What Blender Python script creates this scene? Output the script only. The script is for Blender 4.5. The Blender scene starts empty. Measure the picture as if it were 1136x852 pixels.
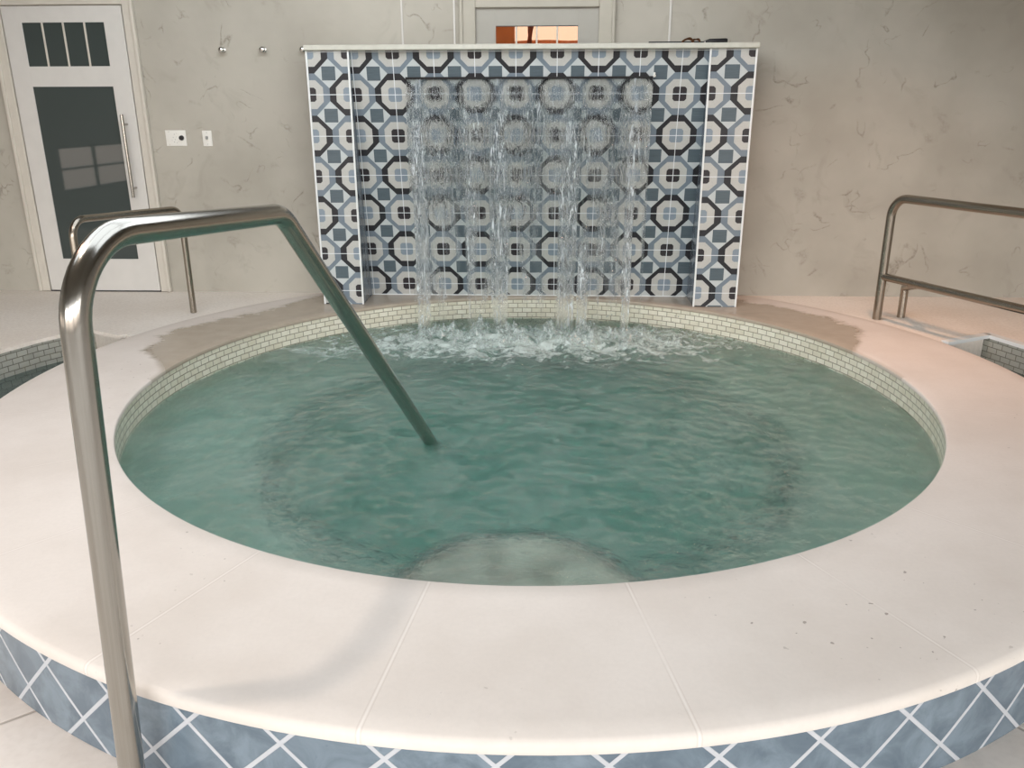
import bpy, bmesh, math, random
from mathutils import Vector, Matrix, noise
from mathutils.geometry import delaunay_2d_cdt
random.seed(7)
S = 1.35                      # every measure below is in units of 1.35 m; scaled to metres at the end
PI = math.pi
scene = bpy.context.scene
COL = scene.collection

# ------------------------------------------------------------------ node helper
class X:
    """wraps a node socket so that maths can be written as expressions"""
    def __init__(s, t, o): s.t, s.o = t, o
    def _m(s, op, *a, clamp=False):
        n = s.t.nodes.new('ShaderNodeMath'); n.operation = op; n.use_clamp = clamp
        for i, v in enumerate((s,) + a):
            if isinstance(v, X): s.t.links.new(v.o, n.inputs[i])
            else: n.inputs[i].default_value = v
        return X(s.t, n.outputs[0])
    def __add__(s, b): return s._m('ADD', b)
    __radd__ = __add__
    def __sub__(s, b): return s._m('SUBTRACT', b)
    def __rsub__(s, b): return (s * -1) + b
    def __mul__(s, b): return s._m('MULTIPLY', b)
    __rmul__ = __mul__
    def __truediv__(s, b): return s._m('DIVIDE', b)
    def abs(s): return s._m('ABSOLUTE')
    def lt(s, b): return s._m('LESS_THAN', b)
    def gt(s, b): return s._m('GREATER_THAN', b)
    def mx(s, b): return s._m('MAXIMUM', b)
    def mn(s, b): return s._m('MINIMUM', b)
    def fract(s): return s._m('FRACT')
    def round(s): return s._m('ROUND')
    def mod(s, b): return s._m('FLOORED_MODULO', b)
    def pow(s, b): return s._m('POWER', b)
    def clamp(s): return s._m('ADD', 0.0, clamp=True)
    def smooth(s, a, b, lo=0.0, hi=1.0):
        n = s.t.nodes.new('ShaderNodeMapRange'); n.interpolation_type = 'SMOOTHSTEP'
        s.t.links.new(s.o, n.inputs[0])
        for i, v in enumerate((a, b, lo, hi)): n.inputs[i + 1].default_value = v
        return X(s.t, n.outputs[0])

class Mat:
    def __init__(s, name):
        s.m = bpy.data.materials.new(name); s.m.use_nodes = True
        s.t = s.m.node_tree; s.t.nodes.clear()
        s.out = s.t.nodes.new('ShaderNodeOutputMaterial')
    def link(s, a, b): s.t.links.new(a.o if isinstance(a, X) else a, b)
    def setin(s, sock, v):
        if isinstance(v, X) or isinstance(v, bpy.types.NodeSocket): s.link(v, sock)
        elif isinstance(v, (tuple, list)): sock.default_value = (*v, 1.0) if len(v) == 3 and len(sock.default_value) == 4 else v
        else: sock.default_value = v
    def obj(s, loc=(0, 0, 0)):
        tc = s.t.nodes.new('ShaderNodeTexCoord')
        v = s.t.nodes.new('ShaderNodeVectorMath'); v.operation = 'SCALE'
        s.link(tc.outputs['Object'], v.inputs[0]); v.inputs['Scale'].default_value = 1 / S
        return X(s.t, v.outputs[0])
    def uv(s):
        n = s.t.nodes.new('ShaderNodeUVMap'); n.uv_map = 'UVMap'; return X(s.t, n.outputs[0])
    def sep(s, v):
        n = s.t.nodes.new('ShaderNodeSeparateXYZ'); s.link(v, n.inputs[0]); return [X(s.t, n.outputs[i]) for i in range(3)]
    def comb(s, x, y, z=0.0):
        n = s.t.nodes.new('ShaderNodeCombineXYZ')
        for i, v in enumerate((x, y, z)): s.setin(n.inputs[i], v)
        return X(s.t, n.outputs[0])
    def vscale(s, v, sc, rot=(0, 0, 0), loc=(0, 0, 0)):
        n = s.t.nodes.new('ShaderNodeMapping'); s.link(v, n.inputs[0]); n.inputs['Scale'].default_value = sc
        n.inputs['Rotation'].default_value = rot; n.inputs['Location'].default_value = loc
        return X(s.t, n.outputs[0])
    def noise(s, v, scale, detail=3, rough=.55, dist=0.0):
        n = s.t.nodes.new('ShaderNodeTexNoise'); s.link(v, n.inputs['Vector'])
        n.inputs['Scale'].default_value = scale; n.inputs['Detail'].default_value = detail
        n.inputs['Roughness'].default_value = rough; n.inputs['Distortion'].default_value = dist
        return X(s.t, n.outputs[0])
    def voro(s, v, scale, feature='F1'):
        n = s.t.nodes.new('ShaderNodeTexVoronoi'); s.link(v, n.inputs['Vector']); n.feature = feature
        n.inputs['Scale'].default_value = scale
        return X(s.t, n.outputs['Distance'])
    def mix(s, f, a, b):
        n = s.t.nodes.new('ShaderNodeMix'); n.data_type = 'RGBA'
        s.setin(n.inputs[0], f); s.setin(n.inputs[6], a); s.setin(n.inputs[7], b)
        return X(s.t, n.outputs[2])
    def bump(s, h, strength=.5, dist=.01, normal=None):
        n = s.t.nodes.new('ShaderNodeBump'); s.link(h, n.inputs['Height'])
        n.inputs['Strength'].default_value = strength; n.inputs['Distance'].default_value = dist
        return X(s.t, n.outputs[0])
    def bsdf(s, kind, **kw):
        n = s.t.nodes.new('ShaderNodeBsdf' + kind)
        for k, v in kw.items(): s.setin(n.inputs[k.replace('_', ' ')], v)
        return n.outputs[0]
    def pbr(s, color, rough=.5, metal=0.0, normal=None, spec=.5, **kw):
        n = s.t.nodes.new('ShaderNodeBsdfPrincipled')
        s.setin(n.inputs['Base Color'], color); s.setin(n.inputs['Roughness'], rough)
        s.setin(n.inputs['Metallic'], metal); s.setin(n.inputs['Specular IOR Level'], spec)
        if normal is not None: s.link(normal, n.inputs['Normal'])
        for k, v in kw.items(): s.setin(n.inputs[k.replace('_', ' ')], v)
        s.surface(n.outputs[0]); return n
    def mixsh(s, f, a, b):
        n = s.t.nodes.new('ShaderNodeMixShader'); s.setin(n.inputs[0], f); s.link(a, n.inputs[1]); s.link(b, n.inputs[2])
        return n.outputs[0]
    def surface(s, o): s.t.links.new(o, s.out.inputs['Surface'])
    def volume(s, o): s.t.links.new(o, s.out.inputs['Volume'])

def srgb(r, g, b):
    f = lambda c: (c / 255 / 12.92) if c / 255 <= .04045 else ((c / 255 + .055) / 1.055) ** 2.4
    return (f(r), f(g), f(b))

# ------------------------------------------------------------------ materials
def simple(name, col, rough=.5, metal=0.0, spec=.5, nscale=0, namt=.08, bump=0):
    m = Mat(name); c = col; nm = None
    if nscale:
        nz = m.noise(m.obj(), nscale, 4)
        c = m.mix(nz.smooth(.3, .7), tuple(v * (1 - namt) for v in col), tuple(min(1, v * (1 + namt)) for v in col))
        if bump: nm = m.bump(nz, bump, .004)
    m.pbr(c, rough, metal, nm, spec); return m.m

def plaster():
    m = Mat('trowelled_plaster'); o = m.obj(); x, y, z = m.sep(o)
    p = m.comb(x, z, 0.0)
    big = m.noise(p, 1.7, 4, .55)
    fine = m.noise(p, 60, 2)
    def strokes(rot, off, sc, th, wid):
        q = m.vscale(p, (1, 1, 1), (0, 0, rot), (off, off * .7, 0))
        ln = (m.noise(q, sc, 3, .55, .4) - .5).abs().lt(wid * 3) * (1 - (m.noise(q, sc, 3, .55, .4) - .5).abs().smooth(0, wid))
        return ln * m.noise(m.vscale(q, (1.0, 2.2, 1)), 3.2, 2).smooth(th, th + .12)
    s1 = strokes(.6, 3.1, 2.6, .53, .012)
    s2 = strokes(-.7, 9.7, 3.3, .55, .010)
    s3 = strokes(1.2, 17.3, 1.8, .57, .02)
    grit = m.noise(p, 90, 2, .7).smooth(.35, .65)
    st = (s1.mx(s2).mx(s3 * .6) * (grit * .7 + .3))
    patch = m.noise(m.vscale(p, (1, 1, 1), (0, 0, .5)), 5, 3, .6, 1.0).smooth(.56, .72) * .35
    base = m.mix(big.smooth(.3, .7), srgb(163, 158, 146), srgb(179, 174, 162))
    c = m.mix((st * .66 + patch * .4).clamp(), base, srgb(120, 112, 98))
    h = big * .3 + fine * .1 - st * .5 + patch * .3
    m.pbr(c, .62, 0, m.bump(h, .35, .012), .35)
    return m.m

CX, CY = .057, 3.045           # centre of the tub
R1, R2 = 1.458, 1.938
def coping_stone(joints=True, wet=True, name='cast_stone_coping'):
    m = Mat(name); o = m.obj(); x, y, z = m.sep(o)
    nz = m.noise(o, 2.2, 5, .6); fine = m.noise(o, 90, 2, .6)
    pitmask = m.noise(o, 1.6, 2).smooth(.5, .62)
    pit = m.noise(o, 62, 1, .5).smooth(.73, .76) * pitmask
    vein = m.noise(m.vscale(o, (1, .5, 1), (0, 0, .5)), 7, 4, .65, .6).smooth(.55, .8)
    base = m.mix(nz.smooth(.3, .7), srgb(216, 206, 196), srgb(227, 218, 209))
    base = m.mix(vein * .12, base, srgb(205, 190, 178))
    base = m.mix(fine.smooth(.3, .8) * .12, base, srgb(196, 188, 180))
    h = nz * .12 + fine * .05 - pit * .8
    c = m.mix(pit * .65, base, srgb(120, 105, 92))
    if joints:
        ang = y._m('ARCTAN2', x) * (21 / (2 * PI)) + (99.5 * 21 / 360)
        fr = ((ang + .5).fract() - .5).abs()
        r = (x * x + y * y).pow(.5)
        w = fr * (2 * PI / 21) * r
        jl = 1 - w.smooth(.0006, .0030)
        faint = m.noise(o, 3.1, 2).smooth(.3, .55) * .75 + .25
        c = m.mix(jl * .30 * faint, c, srgb(252, 246, 240))
        side = (1 - (w - .0045).abs().smooth(.0, .002)) * faint
        c = m.mix(side * .25, c, srgb(178, 160, 146))
        h = h - jl * .06
    rough = nz * .15 + .55
    if wet:
        # splash-wet stone beside the water wall
        an = y._m('ARCTAN2', x)
        wid = an.smooth(.22, .50) * an.smooth(3.10, 2.78) * .34 + an.smooth(.8, 1.3) * an.smooth(2.35, 1.85) * .5
        edge = (m.noise(o, 3.2, 5, .65) - .5) * .34 + (m.noise(m.vscale(o, (2, 14, 1), (0, 0, .15)), 3, 3, .7) - .5) * .10
        wm = 1 - ((x * x + y * y).pow(.5) - 1.455 - wid + edge * wid.smooth(0, .2)).smooth(-.02, .03)
        wm = wm * y.gt(0.0)
        wm = wm * z.gt(-.02)
        c = m.mix(wm * .85, c, m.mix(m.noise(o, 14, 4), srgb(146, 132, 114), srgb(176, 162, 142)))
        rough = rough - wm * .38
    m.pbr(c, rough, 0, m.bump(h, .4, .006), .4)
    return m.m

def deck_stone():
    m = Mat('pale_deck_concrete'); o = m.obj()
    nz = m.noise(o, 1.6, 5, .6); f = m.noise(o, 70, 2)
    c = m.mix(nz.smooth(.3, .7), srgb(234, 224, 212), srgb(244, 236, 226))
    c = m.mix(f.smooth(.3, .8) * .2, c, srgb(170, 155, 140))
    m.pbr(c, .6, 0, m.bump(nz * .3 + f * .1, .3, .006), .4); return m.m

def near_floor():
    m = Mat('pale_stone_floor'); o = m.obj(); x, y, z = m.sep(o)
    nz = m.noise(o, 2.4, 5, .6); f = m.noise(o, 60, 2)
    c = m.mix(nz.smooth(.3, .7), srgb(226, 216, 206), srgb(238, 230, 222))
    c = m.mix(f.smooth(.35, .8) * .15, c, srgb(190, 178, 166))
    u = (x * .8 + y * .6) / .62 + .30; v = (y * .8 - x * .6) / .62 + .14
    j = 1 - ((u + .5).fract() - .5).abs().mn(((v + .5).fract() - .5).abs()).smooth(.003, .009)
    c = m.mix(j * .6, c, srgb(150, 136, 124))
    m.pbr(c, .55, 0, m.bump(nz * .2 - j, .4, .005), .4); return m.m

def mosaic(name='cream_mosaic_band', a=(230, 225, 208), b=(214, 207, 186), grout=(142, 134, 114)):
    m = Mat(name); uv = m.uv()
    n = m.t.nodes.new('ShaderNodeTexBrick'); m.link(uv, n.inputs['Vector'])
    n.offset = .5; n.inputs['Scale'].default_value = 1; n.inputs['Brick Width'].default_value = .052
    n.inputs['Row Height'].default_value = .0262; n.inputs['Mortar Size'].default_value = .0020
    n.inputs['Mortar Smooth'].default_value = .2; n.inputs['Bias'].default_value = -.2
    m.setin(n.inputs['Color1'], srgb(*a)); m.setin(n.inputs['Color2'], srgb(*b)); m.setin(n.inputs['Mortar'], srgb(*grout))
    nz = m.noise(m.obj(), 30, 2)
    c = m.mix(nz.smooth(.4, .8) * .2, X(m.t, n.outputs[0]), srgb(180, 172, 146))
    m.pbr(c, .28, 0, m.bump(1 - X(m.t, n.outputs[1]), .5, .003), .5); return m.m

def diamond_tile():
    # uv in units of one tile diagonal, vertices at integers
    m = Mat('blue_diagonal_tile'); uv = m.uv(); u, v, _ = m.sep(uv)
    a = u + v; b = u - v
    da = ((a + .5).fract() - .5).abs(); db = ((b + .5).fract() - .5).abs()
    g = 1 - da.mn(db).smooth(.028, .036)
    o = m.obj(); ca = (a + 0).fract(); 
    ida = a._m('FLOOR'); idb = b._m('FLOOR')
    wn = m.t.nodes.new('ShaderNodeTexWhiteNoise'); wn.noise_dimensions = '2D'; m.link(m.comb(ida, idb), wn.inputs['Vector'])
    rnd = X(m.t, wn.outputs['Value'])
    cloud = m.noise(m.comb(u, v, rnd * 7), 2.2, 5, .6, .6)
    c = m.mix(cloud.smooth(.3, .7), srgb(92, 106, 117), srgb(125, 139, 149))
    c = m.mix(rnd * .35, c, srgb(96, 108, 119))
    sp = m.noise(m.comb(u, v, rnd * 3), 12, 3, .7).smooth(.62, .72)
    c = m.mix(sp * .2, c, srgb(70, 84, 104))
    grime = m.noise(o, 20, 3)
    gc = m.mix(grime, srgb(176, 178, 182), srgb(200, 200, 202))
    c = m.mix(g, c, gc)
    m.pbr(c, g * .5 + .22, 0, m.bump(1 - g, .6, .004), .5); return m.m

def pattern_tile():
    # uv in tile units: an octagon sits on every integer crossing
    m = Mat('patterned_encaustic_tile'); uv = m.uv(); u, v, _ = m.sep(uv)
    iu, iv = u.round(), v.round()
    x = (u - iu).abs(); y = (v - iv).abs()
    par = (iu + iv).mod(2.0).gt(.5)                        # 0 dark ring, 1 blue ring
    s = x + y; mxy = x.mx(y)
    outer = mxy.lt(.5) * s.lt(.655)
    inner = mxy.lt(.342) * s.lt(.512)
    core = mxy.lt(.168) * ((x * x + y * y).pow(.5)).lt(.205)
    x2 = .5 - x; y2 = .5 - y
    sq = x2.mx(y2).lt(.165)
    n1 = m.noise(m.comb(u, v), 3.0, 4, .6); n2 = m.noise(m.vscale(m.comb(u, v), (2, 30, 1)), 1.5, 3)
    n3 = m.noise(m.comb(u, v), 26, 3, .7)
    pale = m.mix(n1, srgb(178, 184, 184), srgb(196, 201, 200))
    cream = m.mix(n1, srgb(178, 178, 173), srgb(194, 193, 187))
    cream = m.mix(n3.smooth(.5, .7) * .25, cream, srgb(150, 150, 146))
    dark = m.mix(n3, srgb(34, 34, 37), srgb(54, 54, 57))
    blue = m.mix(n1, srgb(104, 116, 126), srgb(126, 137, 146))
    slate = m.mix(n2, srgb(72, 84, 91), srgb(98, 110, 116))
    lcore = m.mix(n1, srgb(120, 134, 146), srgb(142, 152, 160))
    brown = m.mix(n3, srgb(42, 40, 42), srgb(62, 58, 60))
    c = m.mix(sq, pale, slate)
    c = m.mix(outer, c, m.mix(par, dark, blue))
    c = m.mix(inner, c, cream)
    c = m.mix(core, c, m.mix(par, lcore, brown))
    ug = (u - iu).abs(); g = ug.mn(y).lt(.0085)
    c = m.mix(g, c, srgb(222, 226, 228))
    m.pbr(c, .30, 0, m.bump(1 - g, .3, .002), .22); return m.m

def streaked_slate():
    m = Mat('streaked_slate_return'); o = m.obj()
    q = m.vscale(o, (30, 3, 3))
    n = m.noise(m.vscale(o, (3, 14, 2.2)), 3.0, 4, .7, 2.0)
    c = m.mix(n.smooth(.35, .65), srgb(52, 56, 64), srgb(140, 150, 160))
    m.pbr(c, .15, 0, None, .6); return m.m

def steel(name='brushed_steel', base=(172, 169, 162), rough=.15):
    m = Mat(name); uv = m.uv()
    n = m.noise(m.vscale(uv, (90, 1.2, 1)), 1.0, 3, .6)
    n2 = m.noise(m.obj(), 6, 3)
    c = m.mix(n, srgb(*[v * .93 for v in base]), srgb(*[min(255, v * 1.08) for v in base]))
    m.pbr(c, n * .12 + n2 * .05 + rough - .05, 1.0, m.bump(n, .08, .0006)); return m.m

def pool_plaster(name='grey_pool_plaster', ca=srgb(186, 180, 168), cb=srgb(228, 222, 212)):
    m = Mat(name); o = m.obj()
    n = m.noise(o, 3.5, 5, .65, .4); n2 = m.noise(o, 11, 4, .6)
    c = m.mix((n * .6 + n2 * .4).smooth(.38, .62), ca, cb)
    m.pbr(c, .7, 0, m.bump(n2, .3, .01), .3); return m.m

def water_mat():
    m = Mat('spa_water'); o = m.obj(); x, y, z = m.sep(o)
    w1 = m.noise(o, 9, 3, .6, .8); w2 = m.noise(o, 24, 5, .7, 1.0); w3 = m.noise(o, 70, 2)
    nm = m.bump(w1 * .8 + w2 * .65 + w3 * .15, .75, .040)
    nmg = m.bump(w1 * .6 + w2 * .8 + w3 * .35, .9, .030)
    tr = m.bsdf('Transparent', Color=(.93, .985, .97))
    rf = m.bsdf('Refraction', Color=(.95, 1, .985), Roughness=.03, IOR=1.2, Normal=nm)
    body = m.mixsh(.86, tr, rf)
    body = m.mixsh(m.noise(o, 4, 4, .6, .6).smooth(.3, .7, .08, .24), body, m.bsdf('Diffuse', Color=(.50, .60, .54), Normal=nm))
    gl = m.bsdf('Glossy', Color=(1, 1, 1), Roughness=.06, Normal=nmg)
    fr = m.t.nodes.new('ShaderNodeFresnel'); fr.inputs['IOR'].default_value = 1.33; m.link(nmg, fr.inputs['Normal'])
    surf = m.mixsh(X(m.t, fr.outputs[0]) * 1.0, body, gl)
    # froth whipped up where the sheet lands, thin drifting bubbles elsewhere
    dx = (x - .05) / 1.0; dy = (y - .95) / .30
    zone = ((dx * dx).pow(1.6) + dy * dy).pow(.5)
    fn = m.noise(o, 9, 5, .68, 1.2); fn2 = m.noise(o, 30, 4, .7, .8)
    froth = ((1.15 - zone) * .5 + (fn - .5) * 1.9 + (fn2 - .5) * 1.1).smooth(.0, .50)
    far = y.smooth(.1, .9)
    drift = m.noise(m.vscale(o, (.8, 2.0, 1)), 5, 5, .7, 1.4)
    dr = drift.smooth(.56, .74) * far * .65
    lf = (x + .95) / .35; lg = (y - .80) / .16
    left = (1 - (lf * lf + lg * lg).pow(.5)).smooth(0, .9) * fn.smooth(.42, .68) * .9
    bub = m.noise(o, 110, 1, .5).smooth(.765, .79) * m.noise(o, 2.5, 2).smooth(.45, .65) * .5
    f = (froth * .9).mx(dr).mx(left * .6).mx(bub)
    foam = m.bsdf('Diffuse', Color=srgb(214, 226, 220), Normal=nm)
    m.surface(m.mixsh(f.clamp(), surf, foam))
    v = m.t.nodes.new('ShaderNodeVolumeScatter'); m.setin(v.inputs['Color'], (.50, .97, .92)); v.inputs['Density'].default_value = .55 / S
    v.inputs['Anisotropy'].default_value = .3
    a = m.t.nodes.new('ShaderNodeVolumeAbsorption'); m.setin(a.inputs['Color'], (.05, .86, .80)); a.inputs['Density'].default_value = 1.05 / S
    ad = m.t.nodes.new('ShaderNodeAddShader'); m.link(v.outputs[0], ad.inputs[0]); m.link(a.outputs[0], ad.inputs[1])
    m.volume(ad.outputs[0])
    return m.m

def flat_water():
    m = Mat('side_pool_water'); o = m.obj()
    nm = m.bump(m.noise(o, 9, 3, .5, .5), .3, .015)
    m.pbr(srgb(70, 84, 80), .05, 0, nm, .5); return m.m

def curtain_mat():
    # uv: x 0..1 across, y 0 top .. 1 bottom
    m = Mat('falling_water_sheet'); uv = m.uv(); u, v, _ = m.sep(uv)
    p = m.comb(u * 24, v * 6, 0.0)
    wav = m.noise(p, 1.0, 4, .6, 1.6); rip = m.noise(m.comb(u * 70, v * 22, 3.0), 1.0, 3, .6, 1.0)
    rp = m.noise(m.comb(u * 44, v * 26, 9.0), 1.0, 2, .5)
    nm = m.bump(wav * .8 + rip * .55 + rp * .3, 1.0, .07)
    tr = m.bsdf('Transparent', Color=(.97, .985, .985))
    rf = m.bsdf('Refraction', Color=(.97, .99, .99), Roughness=.02, IOR=1.22, Normal=nm)
    gl = m.bsdf('Glossy', Color=(1, 1, 1), Roughness=.08, Normal=nm)
    white = m.bsdf('Translucent', Color=srgb(225, 232, 234)); wd = m.bsdf('Diffuse', Color=srgb(225, 232, 234))
    white = m.mixsh(.6, white, wd)
    # strands where the water stays together
    def strand(c, w): return 1 - ((u - c + (m.noise(m.comb(v * 3.5, c * 9, 0.0), 1.0, 2) - .5) * .02).abs()).smooth(w * .4, w)
    st = strand(.045, .035).mx(strand(.93, .024)).mx(strand(.67, .050) * .75).mx(strand(.38, .050) * .7).mx(strand(.74, .03) * v.smooth(.5, .8)).mx(strand(.26, .04) * .6)
    cover = ((1 - v * 1.1) * .55 + st * .55 + (m.noise(m.comb(u * 9, v * 1.6, 5.0), 1.0, 3, .6, .8) - .5) * 1.4).smooth(.05, .35)
    streak = m.noise(m.comb(u * 78, v * 13, 1.0), 1.0, 4, .75, .9); clump = m.noise(m.comb(u * 9, v * 5, 2.0), 1.0, 3, .6, .8).smooth(.42, .66)
    wamt = (streak.smooth(.50, .66) * (st * .6 + clump * .75 + .06) * v.smooth(0, .25, .35, 1.0)) + st * .10
    body = m.mixsh(.88, tr, rf)
    body = m.mixsh(.05, body, gl)
    full = m.mixsh((wamt).clamp(), body, white)
    m.surface(m.mixsh(cover, tr, full)); return m.m

def splash_mat():
    m = Mat('white_water_splash'); o = m.obj()
    n = m.noise(o, 34, 4, .7, .8)
    d = m.mixsh(.4, m.bsdf('Diffuse', Color=srgb(222, 232, 228)), m.bsdf('Translucent', Color=srgb(222, 232, 228)))
    g = m.mixsh(.12, d, m.bsdf('Glossy', Roughness=.15))
    m.surface(m.mixsh(n.smooth(.40, .66, .05, .75), m.bsdf('Transparent'), g)); return m.m

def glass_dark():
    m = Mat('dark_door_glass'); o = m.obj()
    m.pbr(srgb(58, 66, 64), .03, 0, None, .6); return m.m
def glass_dimming():
    m = Mat('dimming_door_glass')
    g = m.bsdf('Glossy', Roughness=.01); t = m.bsdf('Transparent', Color=(.38, .30, .245))  # tint dims and warms the bright outdoor light behind the pane
    m.surface(m.mixsh(.06, t, g)); return m.m

M_PL = plaster(); M_COP = coping_stone(); M_DECK = deck_stone(); M_FLOOR = near_floor()
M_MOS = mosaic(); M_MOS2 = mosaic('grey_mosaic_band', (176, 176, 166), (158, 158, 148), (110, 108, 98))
M_DIA = diamond_tile(); M_TILE = pattern_tile(); M_SLATE = streaked_slate(); M_STEEL = steel()
M_STEEL2 = steel('dull_steel', (158, 150, 138), .22)
M_POOL = pool_plaster(); M_STEP = pool_plaster('pale_step_plaster', srgb(172, 156, 142), srgb(242, 228, 214)); M_WATER = water_mat(); M_FLAT = flat_water(); M_CURT = curtain_mat(); M_SPL = splash_mat()
M_GD = glass_dark(); M_GC = glass_dimming()
M_WHITE = simple('white_door_paint', srgb(206, 203, 197), .4, 0, .4, 12, .02)
M_CASING = simple('cream_casing_paint', srgb(200, 194, 182), .45, 0, .4, 14, .03)
M_TRIM = simple('white_tile_trim', srgb(228, 230, 228), .35)
M_CAP = simple('honed_cap_stone', srgb(198, 196, 184), .5, 0, .4, 25, .05, .2)
M_BLACK = simple('black_rubber', srgb(20, 20, 22), .45)
M_CHROME = simple('chrome', srgb(205, 203, 198), .12, 1.0)
M_PLASTIC = simple('white_plastic', srgb(226, 224, 216), .4)
M_EDGE = simple('dark_edge_tile', srgb(38, 46, 48), .4)
M_DOOR2 = simple('shaded_door_paint', srgb(162, 159, 150), .45, 0, .3, 12, .02)  # white door paint darkened, the far door's shade put into the colour
M_CAS2 = simple('shaded_casing_paint', srgb(174, 169, 156), .5, 0, .3, 12, .03)  # casing paint darkened to match, shade put into its colour
M_GREYP = simple('grey_plastic', srgb(150, 150, 146), .5)
M_BROWN = simple('dry_brown_leaf', srgb(120, 78, 50), .7, 0, .3, 40, .3)
M_CEIL = simple('ceiling_paint', srgb(112, 108, 100), .8, 0, .2, 3, .05)
M_ROOM = simple('room_wall_paint', srgb(168, 166, 160), .7, 0, .2, 3, .05)
M_FRAME = simple('window_frame_paint', srgb(90, 86, 78), .5)
M_HILL = simple('sunset_lit_hillside', srgb(206, 122, 70), .9, 0, .1, .9, .3)  # sunset orange put into the hill's base colour
M_BARK = simple('bare_tree_bark', srgb(120, 70, 48), .9, 0, .1, 8, .2)
M_BOARD = simple('sunset_lit_boards', srgb(226, 150, 92), .6, 0, .3, 10, .15)  # orange of the sunset light put into the board colour

# ------------------------------------------------------------------ mesh helpers
def uvlay(bm): return bm.loops.layers.uv.get('UVMap') or bm.loops.layers.uv.new('UVMap')
def finish(bm, name, mat, parent=None, smooth=None, loc=None):
    me = bpy.data.meshes.new(name); bm.normal_update(); bm.to_mesh(me); bm.free()
    mats = mat if isinstance(mat, (list, tuple)) else [mat]
    for q in mats: me.materials.append(q)
    o = bpy.data.objects.new(name, me); COL.objects.link(o)
    if parent is not None: o.parent = parent
    if loc is not None: o.location = loc
    if smooth is not None:
        for p in me.polygons: p.use_smooth = True
        me.set_sharp_from_angle(angle=math.radians(smooth))
    return o
def tag(o, label=None, cat=None, group=None, kind=None):
    if label: o['label'] = label
    if cat: o['category'] = cat
    if group: o['group'] = group
    if kind: o['kind'] = kind
    return o
def thing(name, loc, rz=0.0, **kw):
    o = bpy.data.objects.new(name, None); COL.objects.link(o); o.empty_display_size = .1
    o.location = loc; o.rotation_euler = (0, 0, rz); tag(o, **kw); return o
def box(bm, x0, x1, y0, y1, z0, z1, bev=0.0, seg=1):
    r = bmesh.ops.create_cube(bm, size=1)
    vs = r['verts']
    for v in vs:
        v.co = Vector((x0 + (v.co.x + .5) * (x1 - x0), y0 + (v.co.y + .5) * (y1 - y0), z0 + (v.co.z + .5) * (z1 - z0)))
    if bev:
        es = list({e for v in vs for e in v.link_edges})
        bmesh.ops.bevel(bm, geom=es, offset=bev, segments=seg, affect='EDGES', profile=.6)
def boxo(name, mat, parent, *d, bev=.002, smooth=None):
    bm = bmesh.new(); box(bm, *d, bev=bev); return finish(bm, name, mat, parent, smooth)
def lathe(bm, prof, seg=96, c=(0, 0), a0=0.0, a1=2 * PI, uvf=None, mi=0, wind=1):
    """prof: (r,z); closes when a full turn"""
    full = abs(a1 - a0 - 2 * PI) < 1e-6
    uvl = uvlay(bm)
    n = seg if full else seg + 1
    g = [[bm.verts.new((c[0] + r * math.cos(a0 + (a1 - a0) * i / seg), c[1] + r * math.sin(a0 + (a1 - a0) * i / seg), z)) for (r, z) in prof] for i in range(n)]
    for i in range(seg):
        for j in range(len(prof) - 1):
            a, b = g[i], g[(i + 1) % n]
            f = bm.faces.new((a[j], b[j], b[j + 1], a[j + 1]) if wind > 0 else (a[j + 1], b[j + 1], b[j], a[j])); f.material_index = mi
            if uvf:
                q = {0: (i, j), 1: (i + 1, j), 2: (i + 1, j + 1), 3: (i, j + 1)}
                order = (0, 1, 2, 3) if wind > 0 else (3, 2, 1, 0)
                for lp, k in zip(f.loops, order):
                    ii, jj = q[k]; lp[uvl].uv = uvf(a0 + (a1 - a0) * ii / seg, prof[jj])
    return g
def fillet(pts, rad, n=8):
    P = [Vector(p) for p in pts]; out = [P[0]]
    rad = rad if isinstance(rad, (list, tuple)) else [rad] * (len(P) - 2)
    for i in range(1, len(P) - 1):
        a = (P[i - 1] - P[i]); b = (P[i + 1] - P[i]); la, lb = a.length, b.length; a.normalize(); b.normalize()
        ang = a.angle(b); r = rad[i - 1]; t = min(r / math.tan(ang / 2), la * .49, lb * .49); r = t * math.tan(ang / 2)
        s, e = P[i] + a * t, P[i] + b * t
        c = P[i] + (a + b).normalized() * (r / math.sin(ang / 2))
        u, w = s - c, e - c; tot = u.angle(w); ax = u.cross(w).normalized()
        for k in range(n + 1): out.append(c + Matrix.Rotation(tot * k / n, 3, ax) @ u)
    out.append(P[-1]); return out
def tube(bm, path, r, seg=20, cap=True):
    uvl = uvlay(bm)
    P = [Vector(p) for p in path]; n = len(P)
    T = [(P[min(i + 1, n - 1)] - P[max(i - 1, 0)]).normalized() for i in range(n)]
    u = T[0].orthogonal().normalized(); rings = []; L = 0; Ls = []
    for i in range(n):
        if i: L += (P[i] - P[i - 1]).length
        Ls.append(L)
        u = (u - T[i] * u.dot(T[i])).normalized(); w = T[i].cross(u)
        rr = r[i] if isinstance(r, (list, tuple)) else r
        rings.append([bm.verts.new(P[i] + (u * math.cos(2 * PI * k / seg) + w * math.sin(2 * PI * k / seg)) * rr) for k in range(seg)])
    for i in range(n - 1):
        for k in range(seg):
            k2 = (k + 1) % seg
            f = bm.faces.new((rings[i][k], rings[i][k2], rings[i + 1][k2], rings[i + 1][k]))
            for lp, (kk, ii) in zip(f.loops, ((k, i), (k + 1, i), (k + 1, i + 1), (k, i + 1))): lp[uvl].uv = (kk / seg, Ls[ii])
    if cap:
        bm.faces.new(rings[0][::-1]); bm.faces.new(rings[-1])
def tubeo(name, mat, parent, path, r, seg=20):
    bm = bmesh.new(); tube(bm, path, r, seg); return finish(bm, name, mat, parent, 50)
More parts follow.
